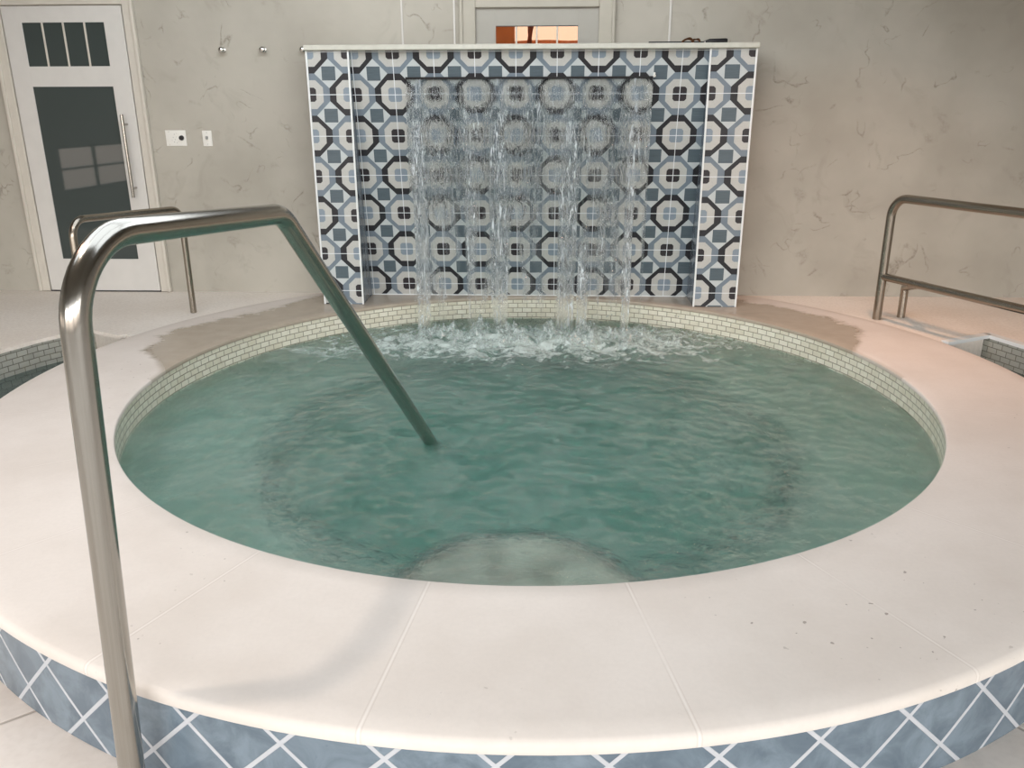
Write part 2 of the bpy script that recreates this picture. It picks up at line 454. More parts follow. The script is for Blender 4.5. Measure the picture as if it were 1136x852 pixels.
def disc_y(bm, cx, z, r, y0, y1, seg=20, r2=None):
    """short cylinder along y (on the wall), facing -y"""
    tube(bm, [(cx, y0, z), (cx, y1, z)], [r, r if r2 is None else r2], seg)

# ------------------------------------------------------------------ wall frame
WA = -math.atan(.0457); WY = 4.58
def wallpt(u, v, z): return Vector((u * math.cos(WA) - v * math.sin(WA), WY + u * math.sin(WA) + v * math.cos(WA), z))

# ================================================================== SETTING
ZC = 2.15                                                     # ceiling height
# back wall, built round the opening of the far door
bm = bmesh.new(); H0 = 0.0
D0, D1, DT = -.185, .451, 1.482
for d in ((-4.6, D0, 0, .16, -.06, ZC), (D1, 4.6, 0, .16, -.06, ZC), (D0, D1, 0, .16, DT, ZC)): box(bm, *d)
bmesh.ops.remove_doubles(bm, verts=bm.verts, dist=1e-5)
wb = finish(bm, 'wall_back', M_PL); wb.location = (0, WY, 0); wb.rotation_euler = (0, 0, WA); tag(wb, kind='structure')
for nm, u, w in (('trim_1', -.559, .009), ('trim_2', -.290, .009), ('trim_3', .806, .010)):
    o = boxo(nm, M_WHITE, None, u - w / 2, u + w / 2, -.007, -.0005, 1.0, ZC, bev=.001)
    o.location = (0, WY, 0); o.rotation_euler = (0, 0, WA); tag(o, kind='structure')

def casing(parent, u0, u1, zt, w, mat):
    """moulded casing, stepped in profile"""
    bm = bmesh.new()
    for (a, b) in ((u0 - w, u0), (u1, u1 + w)):
        box(bm, a, b, -.016, -.0005, 0.001, zt + w, bev=.003)
    box(bm, u0, u1, -.016, -.0005, zt, zt + w, bev=.003)
    for (a, b) in ((u0 - w, u0 - w + .018), (u1 + w - .018, u1 + w)):
        box(bm, a, b, -.026, -.012, 0.001, zt + w, bev=.003)
    box(bm, u0 - w, u1 + w, -.026, -.012, zt + w - .018, zt + w, bev=.003)
    return finish(bm, 'door_casing', mat, parent)
def leaf(parent, u0, u1, z0, z1, holes, y0, y1, mat):
    """door leaf with rectangular openings; holes share the same u range, given bottom to top"""
    bm = bmesh.new(); ha, hb = holes[0][0], holes[0][1]
    box(bm, u0, ha, y0, y1, z0, z1, bev=.0015); box(bm, hb, u1, y0, y1, z0, z1, bev=.0015)
    zz = z0
    for h in holes:
        box(bm, ha - .002, hb + .002, y0 + .0005, y1 - .0005, zz, h[2]); zz = h[3]
    box(bm, ha - .002, hb + .002, y0 + .0005, y1 - .0005, zz, z1)
    return finish(bm, 'door_leaf', mat, parent)
# door 1, at the left
d1 = thing('door_1', (0, WY, 0), WA, label='white door with two dark glass panes and long steel pull', kind='structure')
casing(d1, -2.664, -2.012, 1.508, .060, M_CASING)
leaf(d1, -2.658, -2.018, .006, 1.503, [(-2.559, -2.120, .187, 1.109), (-2.559, -2.120, 1.210, 1.424)], -.012, -.0006, M_WHITE)
boxo('glass_pane', M_GD, d1, -2.562, -2.117, -.0075, -.003, .184, 1.112, bev=0)
boxo('glass_pane', M_GD, d1, -2.562, -2.117, -.0075, -.003, 1.207, 1.427, bev=0)
for u in (-2.452, -2.340, -2.226):
    boxo('glazing_bar', M_CASING, d1, u - .0055, u + .0055, -.0105, -.0076, 1.208, 1.426, bev=.001)
boxo('threshold', M_BLACK, d1, -2.66, -2.016, -.014, -.001, .0005, .006, bev=.0005)
hd = tubeo('door_handle', M_STEEL, d1, [(-2.073, -.058, .534), (-2.073, -.058, .968)], .0085, 14)
for z in (.583, .917): tubeo('handle_post', M_STEEL, hd, [(-2.073, -.058, z), (-2.073, -.011, z)], .0065, 12)
# door 2, behind the water wall
d2 = thing('door_2', (0, WY, 0), WA, label='white door with an upper light, seen above the tiled water wall', kind='structure')
casing(d2, D0 + .004, D1 - .004, 1.478, .082, M_CAS2)
leaf(d2, D0 + .001, D1 - .001, .001, 1.481, [(-.078, .342, .19, 1.10), (-.078, .342, 1.205, 1.394)], .004, .020, M_DOOR2)
boxo('glass_pane', M_GC, d2, -.080, .344, .010, .013, .188, 1.102, bev=0)
boxo('glass_pane', M_GC, d2, -.080, .344, .010, .013, 1.203, 1.396, bev=0)
for u in (.027, .132, .237): boxo('glazing_bar', M_CASING, d2, u - .0045, u + .0045, .0060, .0095, 1.205, 1.394, bev=.001)
boxo('glass_bead', M_BLACK, d2, -.078, .342, .0055, .0095, 1.390, 1.394, bev=0)

# ------------------------------------------------ deck, floor
CT = (CX, CY)
def circ(r, a0, a1, n): return [(CX + r * math.cos(math.radians(a0 + (a1 - a0) * i / n)), CY + r * math.sin(math.radians(a0 + (a1 - a0) * i / n))) for i in range(n + 1)]
LP = [(-1.80, 3.715), (-1.955, 3.808), (-2.02, 3.86), (-2.10, 3.73), (-2.165, 3.625), (-2.234, 3.46), (-2.35, 3.0), (-2.40, 2.45)]
RP = [(1.935, 3.565), (2.19, 3.688), (2.262, 3.45), (2.34, 3.0), (2.37, 2.45)]
YD = 2.2                                                       # front edge of the raised deck beside the tub
def pip(p, poly):
    c = False; n = len(poly)
    for i in range(n):
        a, b = poly[i], poly[i - 1]
        if (a[1] > p[1]) != (b[1] > p[1]) and p[0] < (b[0] - a[0]) * (p[1] - a[1]) / (b[1] - a[1]) + a[0]: c = not c
    return c
Lh = LP + [(-2.40, YD), (-1.0, YD), (-1.2, 3.4)]
Rh = RP + [(2.37, YD), (1.0, YD), (1.2, 3.4)]
out = [(-4.6, YD), (-4.6, 4.79), (4.6, 4.37), (4.6, YD)]
tub = circ(R2 - .02, 0, 354, 59)
pts, edges = [], []
for loop in (out, Lh, Rh, tub):
    s = len(pts); pts += [Vector(p) for p in loop]; edges += [(s + i, s + (i + 1) % len(loop)) for i in range(len(loop))]
vo, eo, fo, *_ = delaunay_2d_cdt(pts, edges, [], 0, 1e-5)
bm = bmesh.new(); vs = [bm.verts.new((v.x, v.y, -.0015)) for v in vo]
for f in fo:
    c = sum((vo[i] for i in f), Vector((0, 0))) / len(f)
    if not pip(c, out) or pip(c, Lh) or pip(c, Rh) or (c - Vector(CT)).length < R2 - .021: continue
    bm.faces.new([vs[i] for i in f])
bmesh.ops.recalc_face_normals(bm, faces=bm.faces)
if sum(f.normal.z for f in bm.faces) < 0: bmesh.ops.reverse_faces(bm, faces=bm.faces)
bnd = [e for e in bm.edges if len(e.link_faces) == 1]
bmesh.ops.delete(bm, geom=[v for v in bm.verts if not v.link_faces], context='VERTS')
r = bmesh.ops.extrude_edge_only(bm, edges=[e for e in bm.edges if len(e.link_faces) == 1])
for v in [g for g in r['geom'] if isinstance(g, bmesh.types.BMVert)]: v.co.z = -.60
deck = finish(bm, 'floor_deck', M_DECK); tag(deck, kind='structure')

pts, edges = [], []
for loop in ([(-4.6, YD), (-4.6, 4.79), (4.6, 4.37), (4.6, YD)], circ(R2 - .03, 0, 354, 59)):
    s = len(pts); pts += [Vector(p) for p in loop]; edges += [(s + i, s + (i + 1) % len(loop)) for i in range(len(loop))]
vo, eo, fo, *_ = delaunay_2d_cdt(pts, edges, [], 0, 1e-5)
bm = bmesh.new(); vs = [bm.verts.new((v.x, v.y, -.602)) for v in vo]
for f in fo:
    c = sum((vo[i] for i in f), Vector((0, 0))) / len(f)
    if c.y < YD or (c - Vector(CT)).length < R2 - .031: continue
    bm.faces.new([vs[i] for i in f])
bmesh.ops.delete(bm, geom=[v for v in bm.verts if not v.link_faces], context='VERTS')
bmesh.ops.recalc_face_normals(bm, faces=bm.faces)
fl0 = finish(bm, 'floor_base', M_DECK); tag(fl0, kind='structure')
# near floor: cut round the tub
pts, edges = [], []
for loop in ([(-4.6, -2.6), (-4.6, YD), (4.6, YD), (4.6, -2.6)], circ(R2 - .03, 0, 354, 59)):
    s = len(pts); pts += [Vector(p) for p in loop]; edges += [(s + i, s + (i + 1) % len(loop)) for i in range(len(loop))]
vo, eo, fo, *_ = delaunay_2d_cdt(pts, edges, [], 0, 1e-5)
bm = bmesh.new(); vs = [bm.verts.new((v.x, v.y, -.222)) for v in vo]
for f in fo:
    c = sum((vo[i] for i in f), Vector((0, 0))) / len(f)
    if c.y > YD or (c - Vector(CT)).length < R2 - .031: continue
    bm.faces.new([vs[i] for i in f])
bmesh.ops.delete(bm, geom=[v for v in bm.verts if not v.link_faces], context='VERTS')
bmesh.ops.recalc_face_normals(bm, faces=bm.faces)
if sum(f.normal.z for f in bm.faces) < 0: bmesh.ops.reverse_faces(bm, faces=bm.faces)
nf = finish(bm, 'floor', M_FLOOR); tag(nf, kind='structure')

# mosaic lined side pools
def side_pool(poly, label, wx):
    t = thing('side_pool', (0, 0, 0), label=label, kind='structure')
    bm = bmesh.new(); uvl = uvlay(bm); L = 0
    for i in range(len(poly) - 1):
        a, b = Vector(poly[i]), Vector(poly[i + 1]); d = (b - a).length
        q = [bm.verts.new(v) for v in ((a.x, a.y, -.012), (b.x, b.y, -.012), (b.x, b.y, -.35), (a.x, a.y, -.35))]
        f = bm.faces.new(q)
        for lp, uvv in zip(f.loops, ((L, -.012), (L + d, -.012), (L + d, -.35), (L, -.35))): lp[uvl].uv = uvv
        L += d
    # give the band its thickness, outwards into the deck
    ctr = Vector(CT); 
    for v in bm.verts:
        dd = (ctr - Vector((v.co.x, v.co.y))).normalized() * .004; v.co.x += dd.x; v.co.y += dd.y
    finish(bm, 'mosaic_band', M_MOS2, t)
    bm = bmesh.new()
    for i in range(len(poly) - 1):
        a, b = Vector(poly[i]), Vector(poly[i + 1]); n = (ctr - (a + b) / 2); e = (b - a).normalized(); n = (n - e * n.dot(e)).normalized()
        q = [a - e * .003, b + e * .003]; A, B = q
        lo, hi = -.014, .0025
        vv = [bm.verts.new((p.x, p.y, z)) for z in (lo, hi) for p in (A + n * .008, B + n * .008, B - n * .030, A - n * .030)]
        for fidx in ((0, 3, 2, 1), (4, 5, 6, 7), (0, 1, 5, 4), (1, 2, 6, 5), (2, 3, 7, 6), (3, 0, 4, 7)): bm.faces.new([vv[k] for k in fidx])
    bmesh.ops.recalc_face_normals(bm, faces=bm.faces)
    finish(bm, 'pool_edging', M_TRIM if wx > 0 else M_DECK, t)
    return t
side_pool(LP, 'mosaic lined pool sunk in the deck left of the round tub', -1)
side_pool(RP, 'mosaic lined pool sunk in the deck right of the round tub', 1)
for nm, poly, lab in (('pool_water', LP, 'still dark water in the small pool left of the round tub'), ('pool_water', RP, 'still dark water in the small pool right of the round tub')):
    bm = bmesh.new(); sg = -1 if poly is LP else 1
    # region between the pool edge and the outside of the tub wall
    a_s = math.degrees(math.atan2(poly[0][1] - CY, poly[0][0] - CX)); a_e = math.degrees(math.atan2(poly[-1][1] - CY - .2, poly[-1][0] - CX))
    if sg < 0 and a_e < 0: a_e += 360
    arc = circ(R2 - .005, a_e, a_s, 12)
    loop = [(p[0], p[1]) for p in poly] + [(poly[-1][0], YD + .003)] + arc
    vo, eo, fo, *_ = delaunay_2d_cdt([Vector(p) for p in loop], [(i, (i + 1) % len(loop)) for i in range(len(loop))], [], 0, 1e-5)
    vs = [bm.verts.new((v.x, v.y, -.125)) for v in vo]
    for f in fo:
        c = sum((vo[i] for i in f), Vector((0, 0))) / len(f)
        if pip(c, loop): bm.faces.new([vs[i] for i in f])
    bmesh.ops.recalc_face_normals(bm, faces=bm.faces)
    if sum(f.normal.z for f in bm.faces) < 0: bmesh.ops.reverse_faces(bm, faces=bm.faces)
    r = bmesh.ops.extrude_face_region(bm, geom=list(bm.faces))
    for v in [g for g in r['geom'] if isinstance(g, bmesh.types.BMVert)]: v.co.z = -.598
    bmesh.ops.delete(bm, geom=[v for v in bm.verts if not v.link_faces], context='VERTS')
    bmesh.ops.recalc_face_normals(bm, faces=bm.faces)
    o = finish(bm, nm, M_FLAT); tag(o, lab, 'water', kind='stuff')

# ------------------------------------------------ rest of the room: side walls, glazed rear wall, ceiling
XW = 4.55; YR = -2.5
o = boxo('wall_left', M_ROOM, None, -4.58, -4.5, YR, -1.3, -.6, ZC, bev=0); tag(o, kind='structure')
o = boxo('wall_left', M_ROOM, None, -4.58, -4.5, 1.7, 4.79, -.6, ZC, bev=0); tag(o, kind='structure')
for nm, x0, x1 in (('wall_right', XW, XW + .1),):
    o = boxo(nm, M_ROOM, None, x0, x1, YR, 4.37, -.6, ZC, bev=0); tag(o, kind='structure')
def glazed(name, axis, fixed, a0, a1, nwin, zs, zh, mat):
    """wall with nwin openings; returns the openings"""
    w = (a1 - a0) / nwin; ops = []
    bm = bmesh.new()
    def b(p0, p1, z0, z1, th=.08):
        if axis == 'x': box(bm, p0, p1, fixed - th, fixed, z0, z1)
        else: box(bm, fixed - th, fixed, p0, p1, z0, z1)
    b(a0, a1, -.6, zs); b(a0, a1, zh, ZC)
    for i in range(nwin + 1):
        c = a0 + i * w; pw = .12
        b(max(a0, c - pw), min(a1, c + pw), zs, zh)
    for i in range(nwin): ops.append((a0 + i * w + .12, a0 + (i + 1) * w - .12))
    o = finish(bm, name, mat); tag(o, kind='structure')
    for i, (p0, p1) in enumerate(ops):
        bm = bmesh.new(); t = .022
        def c(q0, q1, z0, z1):
            if axis == 'x': box(bm, q0, q1, fixed - .06, fixed - .03, z0, z1)
            else: box(bm, fixed - .06, fixed - .03, q0, q1, z0, z1)
        c(p0, p0 + t, zs, zh); c(p1 - t, p1, zs, zh); c(p0, p1, zs, zs + t); c(p0, p1, zh - t, zh)
        c((p0 + p1) / 2 - .01, (p0 + p1) / 2 + .01, zs, zh); c(p0, p1, (zs + zh) / 2 - .01, (zs + zh) / 2 + .01)
        glazed.n += 1
        tag(finish(bm, 'window_%d' % glazed.n, M_FRAME), kind='structure')
    return ops
glazed.n = 0
REAR = glazed('wall_rear', 'x', YR, -4.55, 4.55, 4, .05, 1.50, M_ROOM)
LEFT = glazed('wall_left', 'y', -4.5, -1.3, 1.7, 2, .24, .66, M_ROOM)
SK = (-2.2, 1.1, 1.0, 3.7)                                    # added unseen skylight, sized to light tub and deck from above
bm = bmesh.new()
for d in ((-4.6, SK[0], YR - .08, 4.85), (SK[1], 4.65, YR - .08, 4.85), (SK[0], SK[1], YR - .08, SK[2]), (SK[0], SK[1], SK[3], 4.85)): box(bm, *d, ZC, ZC + .06)
tag(finish(bm, 'ceiling', M_CEIL), kind='structure')
bm = bmesh.new()
for k in range(4):
    x = SK[0] + (SK[1] - SK[0]) * k / 3; box(bm, x - .02, x + .02, SK[2], SK[3], ZC + .005, ZC + .05, bev=.003)
for k in range(3):
    y = SK[2] + (SK[3] - SK[2]) * k / 2; box(bm, SK[0], SK[1], y - .02, y + .02, ZC + .006, ZC + .049, bev=.003)
tag(finish(bm, 'window_7', M_FRAME), kind='structure')

# ================================================================== THE ROUND TUB
tb = thing('hot_tub', (CX, CY, -.222), label='large round hot tub with white stone coping and blue diamond tiled riser', cat='hot tub')
ZB = .222
def ring(name, prof, mat, seg=160, uvf=None, smooth=40, parent=tb, close=True):
    bm = bmesh.new(); lathe(bm, [(r, z + ZB) for r, z in prof] , seg, uvf=uvf); 
    bmesh.ops.remove_doubles(bm, verts=bm.verts, dist=1e-6)
    bmesh.ops.recalc_face_normals(bm, faces=bm.faces)
    return finish(bm, name, mat, parent, smooth)
# coping: origin of the mesh is put at the rim level so its texture reads from the tub centre
cp = bmesh.new(); b_ = .009
prof = [(R1 + .012, -.022), (R1 + .002, -.018), (R1, -.010), (R1 + .003, -.003), (R1 + .010, 0.0)]
prof += [(R1 + .010 + (R2 - R1 - .022) * i / 10, 0.0) for i in range(1, 10)]
prof += [(R2 - .012, 0.0), (R2 - .004, -.003), (R2, -.010), (R2, -.024), (R2 - .004, -.030), (R2 - .06, -.032), (R1 + .012, -.032), (R1 + .012, -.022)]
lathe(cp, prof, 256); bmesh.ops.remove_doubles(cp, verts=cp.verts, dist=1e-6); bmesh.ops.recalc_face_normals(cp, faces=cp.faces)
cop = finish(cp, 'coping', M_COP, tb, 40, (0, 0, ZB))
# mosaic band inside
ring('mosaic_band', [(R1 + .006, -.020), (R1 + .006, -.30), (R1 + .03, -.30), (R1 + .03, -.031), (R1 + .006, -.020)], M_MOS, 200,
     uvf=lambda a, p: (a * R1, p[1]), smooth=30)
# basin: wall, bench, well, floor
WELL = .985; ZBEN = -.37; ZFL = -.92
bp = [(R1 + .008, -.26)]
bp += [(R1 + .004, -.29), (R1 - .0, ZBEN + .05), (R1 - .03, ZBEN), (WELL + .06, ZBEN), (WELL + .012, ZBEN - .008), (WELL, ZBEN - .03), (WELL - .01, ZFL + .08), (WELL - .07, ZFL + .01), (WELL - .16, ZFL), (0.001, ZFL),
       (0.001, ZFL - .05), (R1 + .05, ZFL - .05), (R1 + .05, -.26), (R1 + .008, -.26)]
ring('basin', bp, M_POOL, 128)
ring('edge_tile', [(WELL - .004, ZBEN - .045), (WELL - .004, ZBEN + .004), (WELL + .045, ZBEN + .004), (WELL + .045, ZBEN - .03), (WELL - .004, ZBEN - .045)], M_EDGE, 128)
# entry step, bulging from the near wall
bm = bmesh.new(); N = 26; top = []; 
def step_r(t): return 1.0 - .0 * t
outl = []
for i in range(N + 1):
    t = -1 + 2 * i / N; x = t * .40 - .05; y = -1.46 + .47 * (1 - abs(t) ** 3.0) + .07; outl.append((x, min(y, 10)))
outl = [(-.47, -1.385)] + outl[1:-1] + [(.37, -1.41), (.25, -1.435), (0, -1.460), (-.30, -1.43)]
ZS = -.205
vt = [bm.verts.new((p[0], p[1], ZS + ZB)) for p in outl]; vb = [bm.verts.new((p[0], p[1], ZFL + .002 + ZB)) for p in outl]
bm.faces.new(vt); bm.faces.new(vb[::-1])
for i in range(len(outl)): j = (i + 1) % len(outl); bm.faces.new((vt[i], vb[i], vb[j], vt[j]))
bmesh.ops.recalc_face_normals(bm, faces=bm.faces)
bmesh.ops.bevel(bm, geom=[e for e in bm.edges if all(abs(v.co.z - (ZS + ZB)) < 1e-5 for v in e.verts)], offset=.02, segments=3, affect='EDGES')
finish(bm, 'entry_step', M_STEP, tb, 40)
bm = bmesh.new(); tube(bm, [(p[0] * 1.004, p[1] + .004, ZS + ZB - .006) for p in outl[1:27 - 1]], .012, 8); finish(bm, 'step_edge_tile', M_EDGE, tb, 60)
# blue tiled riser
DP = math.radians(5.75); A0 = math.radians(-66.7)
RR = R2 - .013
ring('tiled_riser', [(RR, -.028), (RR, -.2215), (RR - .03, -.2215), (RR - .03, -.028), (RR, -.028)], M_DIA, 256,
     uvf=lambda a, p: (((a if a < PI / 2 else a - 2 * PI) - A0) / DP + .0, (p[1] + .127) / .19 + 0.0), smooth=30)
# wall of the tub below the floor level, seen from the side pools
ring('tub_wall', [(RR, -.2225), (RR, -.598), (RR - .03, -.598), (RR - .03, -.2225), (RR, -.2225)], M_POOL, 96)

for o in tb.children:
    if o.name.split('.')[0] in ('coping', 'tiled_riser', 'tub_wall'):
        bm = bmesh.new(); bm.from_mesh(o.data)
        pc = wallpt(0, -.003, 0) - Vector((CX, CY, 0)); no = Vector((-math.sin(WA), math.cos(WA), 0))
        bmesh.ops.bisect_plane(bm, geom=bm.verts[:] + bm.edges[:] + bm.faces[:], plane_co=pc, plane_no=no, clear_outer=True)
        bmesh.ops.holes_fill(bm, edges=[e for e in bm.edges if e.is_boundary], sides=0)
        bm.to_mesh(o.data); bm.free()
# ------------------------------------------------ water
ZW = -.122
def wave(x, y):
    """height of the water, x y from the tub centre"""
    n = lambda s, o: noise.noise(Vector((x * s + o, y * s - o, o)))
    h = .0045 * n(3.1, 1.7) + .0036 * n(9, 4.2) + .0022 * n(21, 8.8)
    e = math.exp(-(abs((x - .05) / .85)) ** 3 - ((y - 1.0) / .26) ** 2)
    h += e * (.030 * n(9, 3.3) + .022 * n(22, 5.1) + .016 * abs(n(45, 7.7)))
    e2 = math.exp(-((x - .75) / .5) ** 2 - ((y - 1.0) / .45) ** 2)
    h += e2 * .008 * n(6, 2.2)
    return h
bm = bmesh.new(); NR, NA = 150, 520; RW = R1 + .012
rings = [[bm.verts.new((0, 0, wave(0, 0)))]]
for i in range(1, NR + 1):
    r = RW * i / NR; rings.append([bm.verts.new((r * math.cos(2 * PI * k / NA), r * math.sin(2 * PI * k / NA), wave(r * math.cos(2 * PI * k / NA), r * math.sin(2 * PI * k / NA)))) for k in range(NA)])
for k in range(NA): bm.faces.new((rings[0][0], rings[1][k], rings[1][(k + 1) % NA]))
for i in range(1, NR):
    for k in range(NA): k2 = (k + 1) % NA; bm.faces.new((rings[i][k], rings[i + 1][k], rings[i + 1][k2], rings[i][k2]))
low = [bm.verts.new((v.co.x, v.co.y, ZFL - ZW - .02)) for v in rings[-1]]
for k in range(NA): k2 = (k + 1) % NA; bm.faces.new((rings[-1][k], low[k], low[k2], rings[-1][k2]))
bm.faces.new(low[::-1])
wt = finish(bm, 'spa_water', M_WATER, None, 80, (CX, CY, ZW)); tag(wt, 'green churning water filling the round hot tub', 'water', kind='stuff')

# falling sheet
def fall(u, t):
    """t 0 at the slot, 1 at the water"""
    z = 1.131 - (1.131 - ZW + .02) * t
    v = -.266 - .20 * math.sqrt(max(t, 0))
    uc = .098; w = .605 * (1 - .045 * t ** .7)
    return wallpt(uc + (u * 2 - 1) * w, v, z)
bm = bmesh.new(); uvl = uvlay(bm); NU, NV = 260, 150; g = []
for j in range(NV + 1):
    t = (j / NV) ** 1.0; row = []
    for i in range(NU + 1):
        u = i / NU; p = fall(u, t)
        amp = min(1, t * 6)
        p.y += amp * (.010 * noise.noise(Vector((u * 22, t * 3, 1.0))) + .006 * noise.noise(Vector((u * 60, t * 8, 4.0))))
        row.append(bm.verts.new(p))
    g.append(row)
for j in range(NV):
    for i in range(NU):
        f = bm.faces.new((g[j][i], g[j + 1][i], g[j + 1][i + 1], g[j][i + 1]))
        for lp, (a, b) in zip(f.loops, ((i, j), (i, j + 1), (i + 1, j + 1), (i + 1, j))): lp[uvl].uv = (a / NU, b / NV)
cu = finish(bm, 'water_curtain', M_CURT, None, 180); tag(cu, 'thin sheet of falling water in front of the patterned tile wall', 'waterfall', kind='stuff')
# splash where it lands
bm = bmesh.new(); sx, sy = 210, 60; g = {}
for j in range(sy):
    for i in range(sx):
        x = -.78 + 1.66 * i / (sx - 1); y = .74 + .46 * j / (sy - 1)
        if x * x + y * y > (R1 - .02) ** 2: continue
        e = math.exp(-(abs((x - .06) / .72)) ** 4 - ((y - .98) / .17) ** 2)
        n1 = noise.noise(Vector((x * 11, y * 13, 2.0))); n2 = noise.noise(Vector((x * 34, y * 34, 6.0))); n3 = noise.noise(Vector((x * 80, y * 80, 9.0)))
        a = e * (n1 * 1.0 + n2 * .40 + .20) - .12
        if a < 0: continue
        h = min(.085, a * .14 * (1 + .9 * n3)) + .006
        g[(i, j)] = bm.verts.new((x, y + .02 * n2, wave(x, y) + h))
for (i, j) in list(g):
    q = [g.get(k) for k in ((i, j), (i + 1, j), (i + 1, j + 1), (i, j + 1))]
    if all(q): bm.faces.new(q)
for k in range(260):
    x = random.gauss(.06, .42); y = random.gauss(1.07, .09); z = abs(random.gauss(0, .045)) + .012
    if x * x + y * y > (R1 - .03) ** 2: continue
    bmesh.ops.create_icosphere(bm, subdivisions=1, radius=random.uniform(.0012, .0038), matrix=Matrix.Translation((x, y, z)))
bmesh.ops.delete(bm, geom=[v for v in bm.verts if not v.link_faces], context='VERTS')
sp = finish(bm, 'splash', M_SPL, None, 180, (CX, CY, ZW)); tag(sp, 'white splashing froth where the falling water meets the tub water', 'splash', kind='stuff')

# ================================================================== TILED WATER WALL
ww = thing('water_wall', (0, WY, 0), WA, label='wide freestanding wall of blue, black and white patterned tiles behind the tub', cat='water wall')
def uvbox(name, d, ufun, parent, front_mat=0, side_mat=None, mats=(M_TILE,)):
    bm = bmesh.new(); box(bm, *d); uvl = uvlay(bm); bm.normal_update()
    for f in bm.faces:
        if f.normal.y < -.5:
            f.material_index = 0
            for lp in f.loops: lp[uvl].uv = ufun(lp.vert.co.x, lp.vert.co.z)
        elif abs(f.normal.x) > .5: f.material_index = 1
        else: f.material_index = 2
    return finish(bm, name, list(mats), parent)
ZT = 1.262
PM = (M_TILE, M_SLATE, M_TRIM)
bpn = uvbox('back_panel', (-.785, .985, -.050, -.030, 0.0005, ZT), lambda x, z: ((x + .5695) / .2016, (z - 1.059) / .1982), ww, mats=PM)
for v in bpn.data.vertices: v.co.y -= .222 * v.co.z / ZT                     # the back leans forward to meet the pillars at the top
uvbox('side_pillar', (-.989, -.783, -.290, -.030, 0.0005, ZT), lambda x, z: ((x + .989) / .206 + 1, (z - 1.060) / .1972), ww, mats=PM)
uvbox('side_pillar', (.970, 1.188, -.290, -.030, 0.0005, ZT), lambda x, z: ((x - .970) / .218 + 1, (z - 1.060) / .1972), ww, mats=PM)
for u in (-.989, -.783, .970, 1.188):
    s = .0045
    boxo('edge_trim', M_TRIM, ww, u - s, u + s, -.2945, -.286, .0006, ZT, bev=.001)
for u0, u1 in ((-.776, .963),):
    boxo('base_trim', M_TRIM, ww, u0, u1, -.056, -.0505, .0006, .006, bev=.001)
boxo('capstone', M_CAP, ww, -.998, 1.198, -.308, -.020, ZT + .0005, ZT + .026, bev=.004)
VS = -.250
bm = bmesh.new(); box(bm, -.512, .706, VS - .014, VS, 1.1365, 1.1410, bev=.001); box(bm, -.512, .706, VS - .010, VS, 1.1270, 1.1340, bev=.001)
box(bm, -.512, .706, VS - .006, VS, 1.133, 1.137)
finish(bm, 'water_slot', M_BLACK, ww)
bm = bmesh.new(); disc_y(bm, .711, 1.142, .007, VS - .014, VS, 12); box(bm, .7065, .7155, VS - .016, VS - .004, 1.136, 1.158, bev=.002)
finish(bm, 'slot_end_fitting', M_PLASTIC, ww, 40)

# pole lying on the cap
wd = thing('black_pole', (*wallpt(.87, -.20, 0).xy, ZT + .0268), WA + .0, label='thin black pole with a thick grip lying on top of the tiled wall', cat='pole')
tubeo('shaft', M_BLACK, wd, [(-.19, -.02, .0055), (.085, -.004, .0065)], .0052, 10)
tubeo('grip', M_BLACK, wd, [(.085, -.004, .0100), (.105, -.003, .0118), (.185, .0, .0125), (.192, .0, .0122)], [.0055, .0105, .0125, .0105], 14)
tubeo('collar', M_CHROME, wd, [(.078, -.004, .0075), (.086, -.004, .0080)], .0072, 12)
for k, (dx, dy, sc, rz, lab) in enumerate(((-.005, -.05, 1.5, .3, 'small dry brown leaf beside the black pole, nearer its shaft end'), (.032, -.055, 1.3, 2.2, 'small dry brown leaf beside the black pole, nearer its thick grip'))):
    bm = bmesh.new(); L_ = .022 * sc; prevr = None
    for i in range(9):
        t = i / 8; w_ = .010 * sc * math.sin(PI * min(1, t * 1.02)) + .0004; zc = .004 + .010 * sc * math.sin(t * PI)
        rr = [bm.verts.new((L_ * (2 * t - 1), -w_, zc + .006 * sc)), bm.verts.new((L_ * (2 * t - 1), 0, zc - .002)), bm.verts.new((L_ * (2 * t - 1), w_, zc + .004 * sc))]
        if prevr: bm.faces.new((prevr[0], rr[0], rr[1], prevr[1])); bm.faces.new((prevr[1], rr[1], rr[2], prevr[2]))
        prevr = rr
    r = bmesh.ops.solidify(bm, geom=list(bm.faces), thickness=.0012)
    zmin = min(v.co.z for v in bm.verts)
    for v in bm.verts: v.co.z -= zmin
    p = wallpt(.87 + dx, -.20 + dy, 0)
    o = finish(bm, 'dry_leaf', M_BROWN, None, 60, (p.x, p.y, ZT + .0266)); o.rotation_euler = (0, 0, rz); tag(o, lab, 'leaf', 'dry leaves on the wall cap')

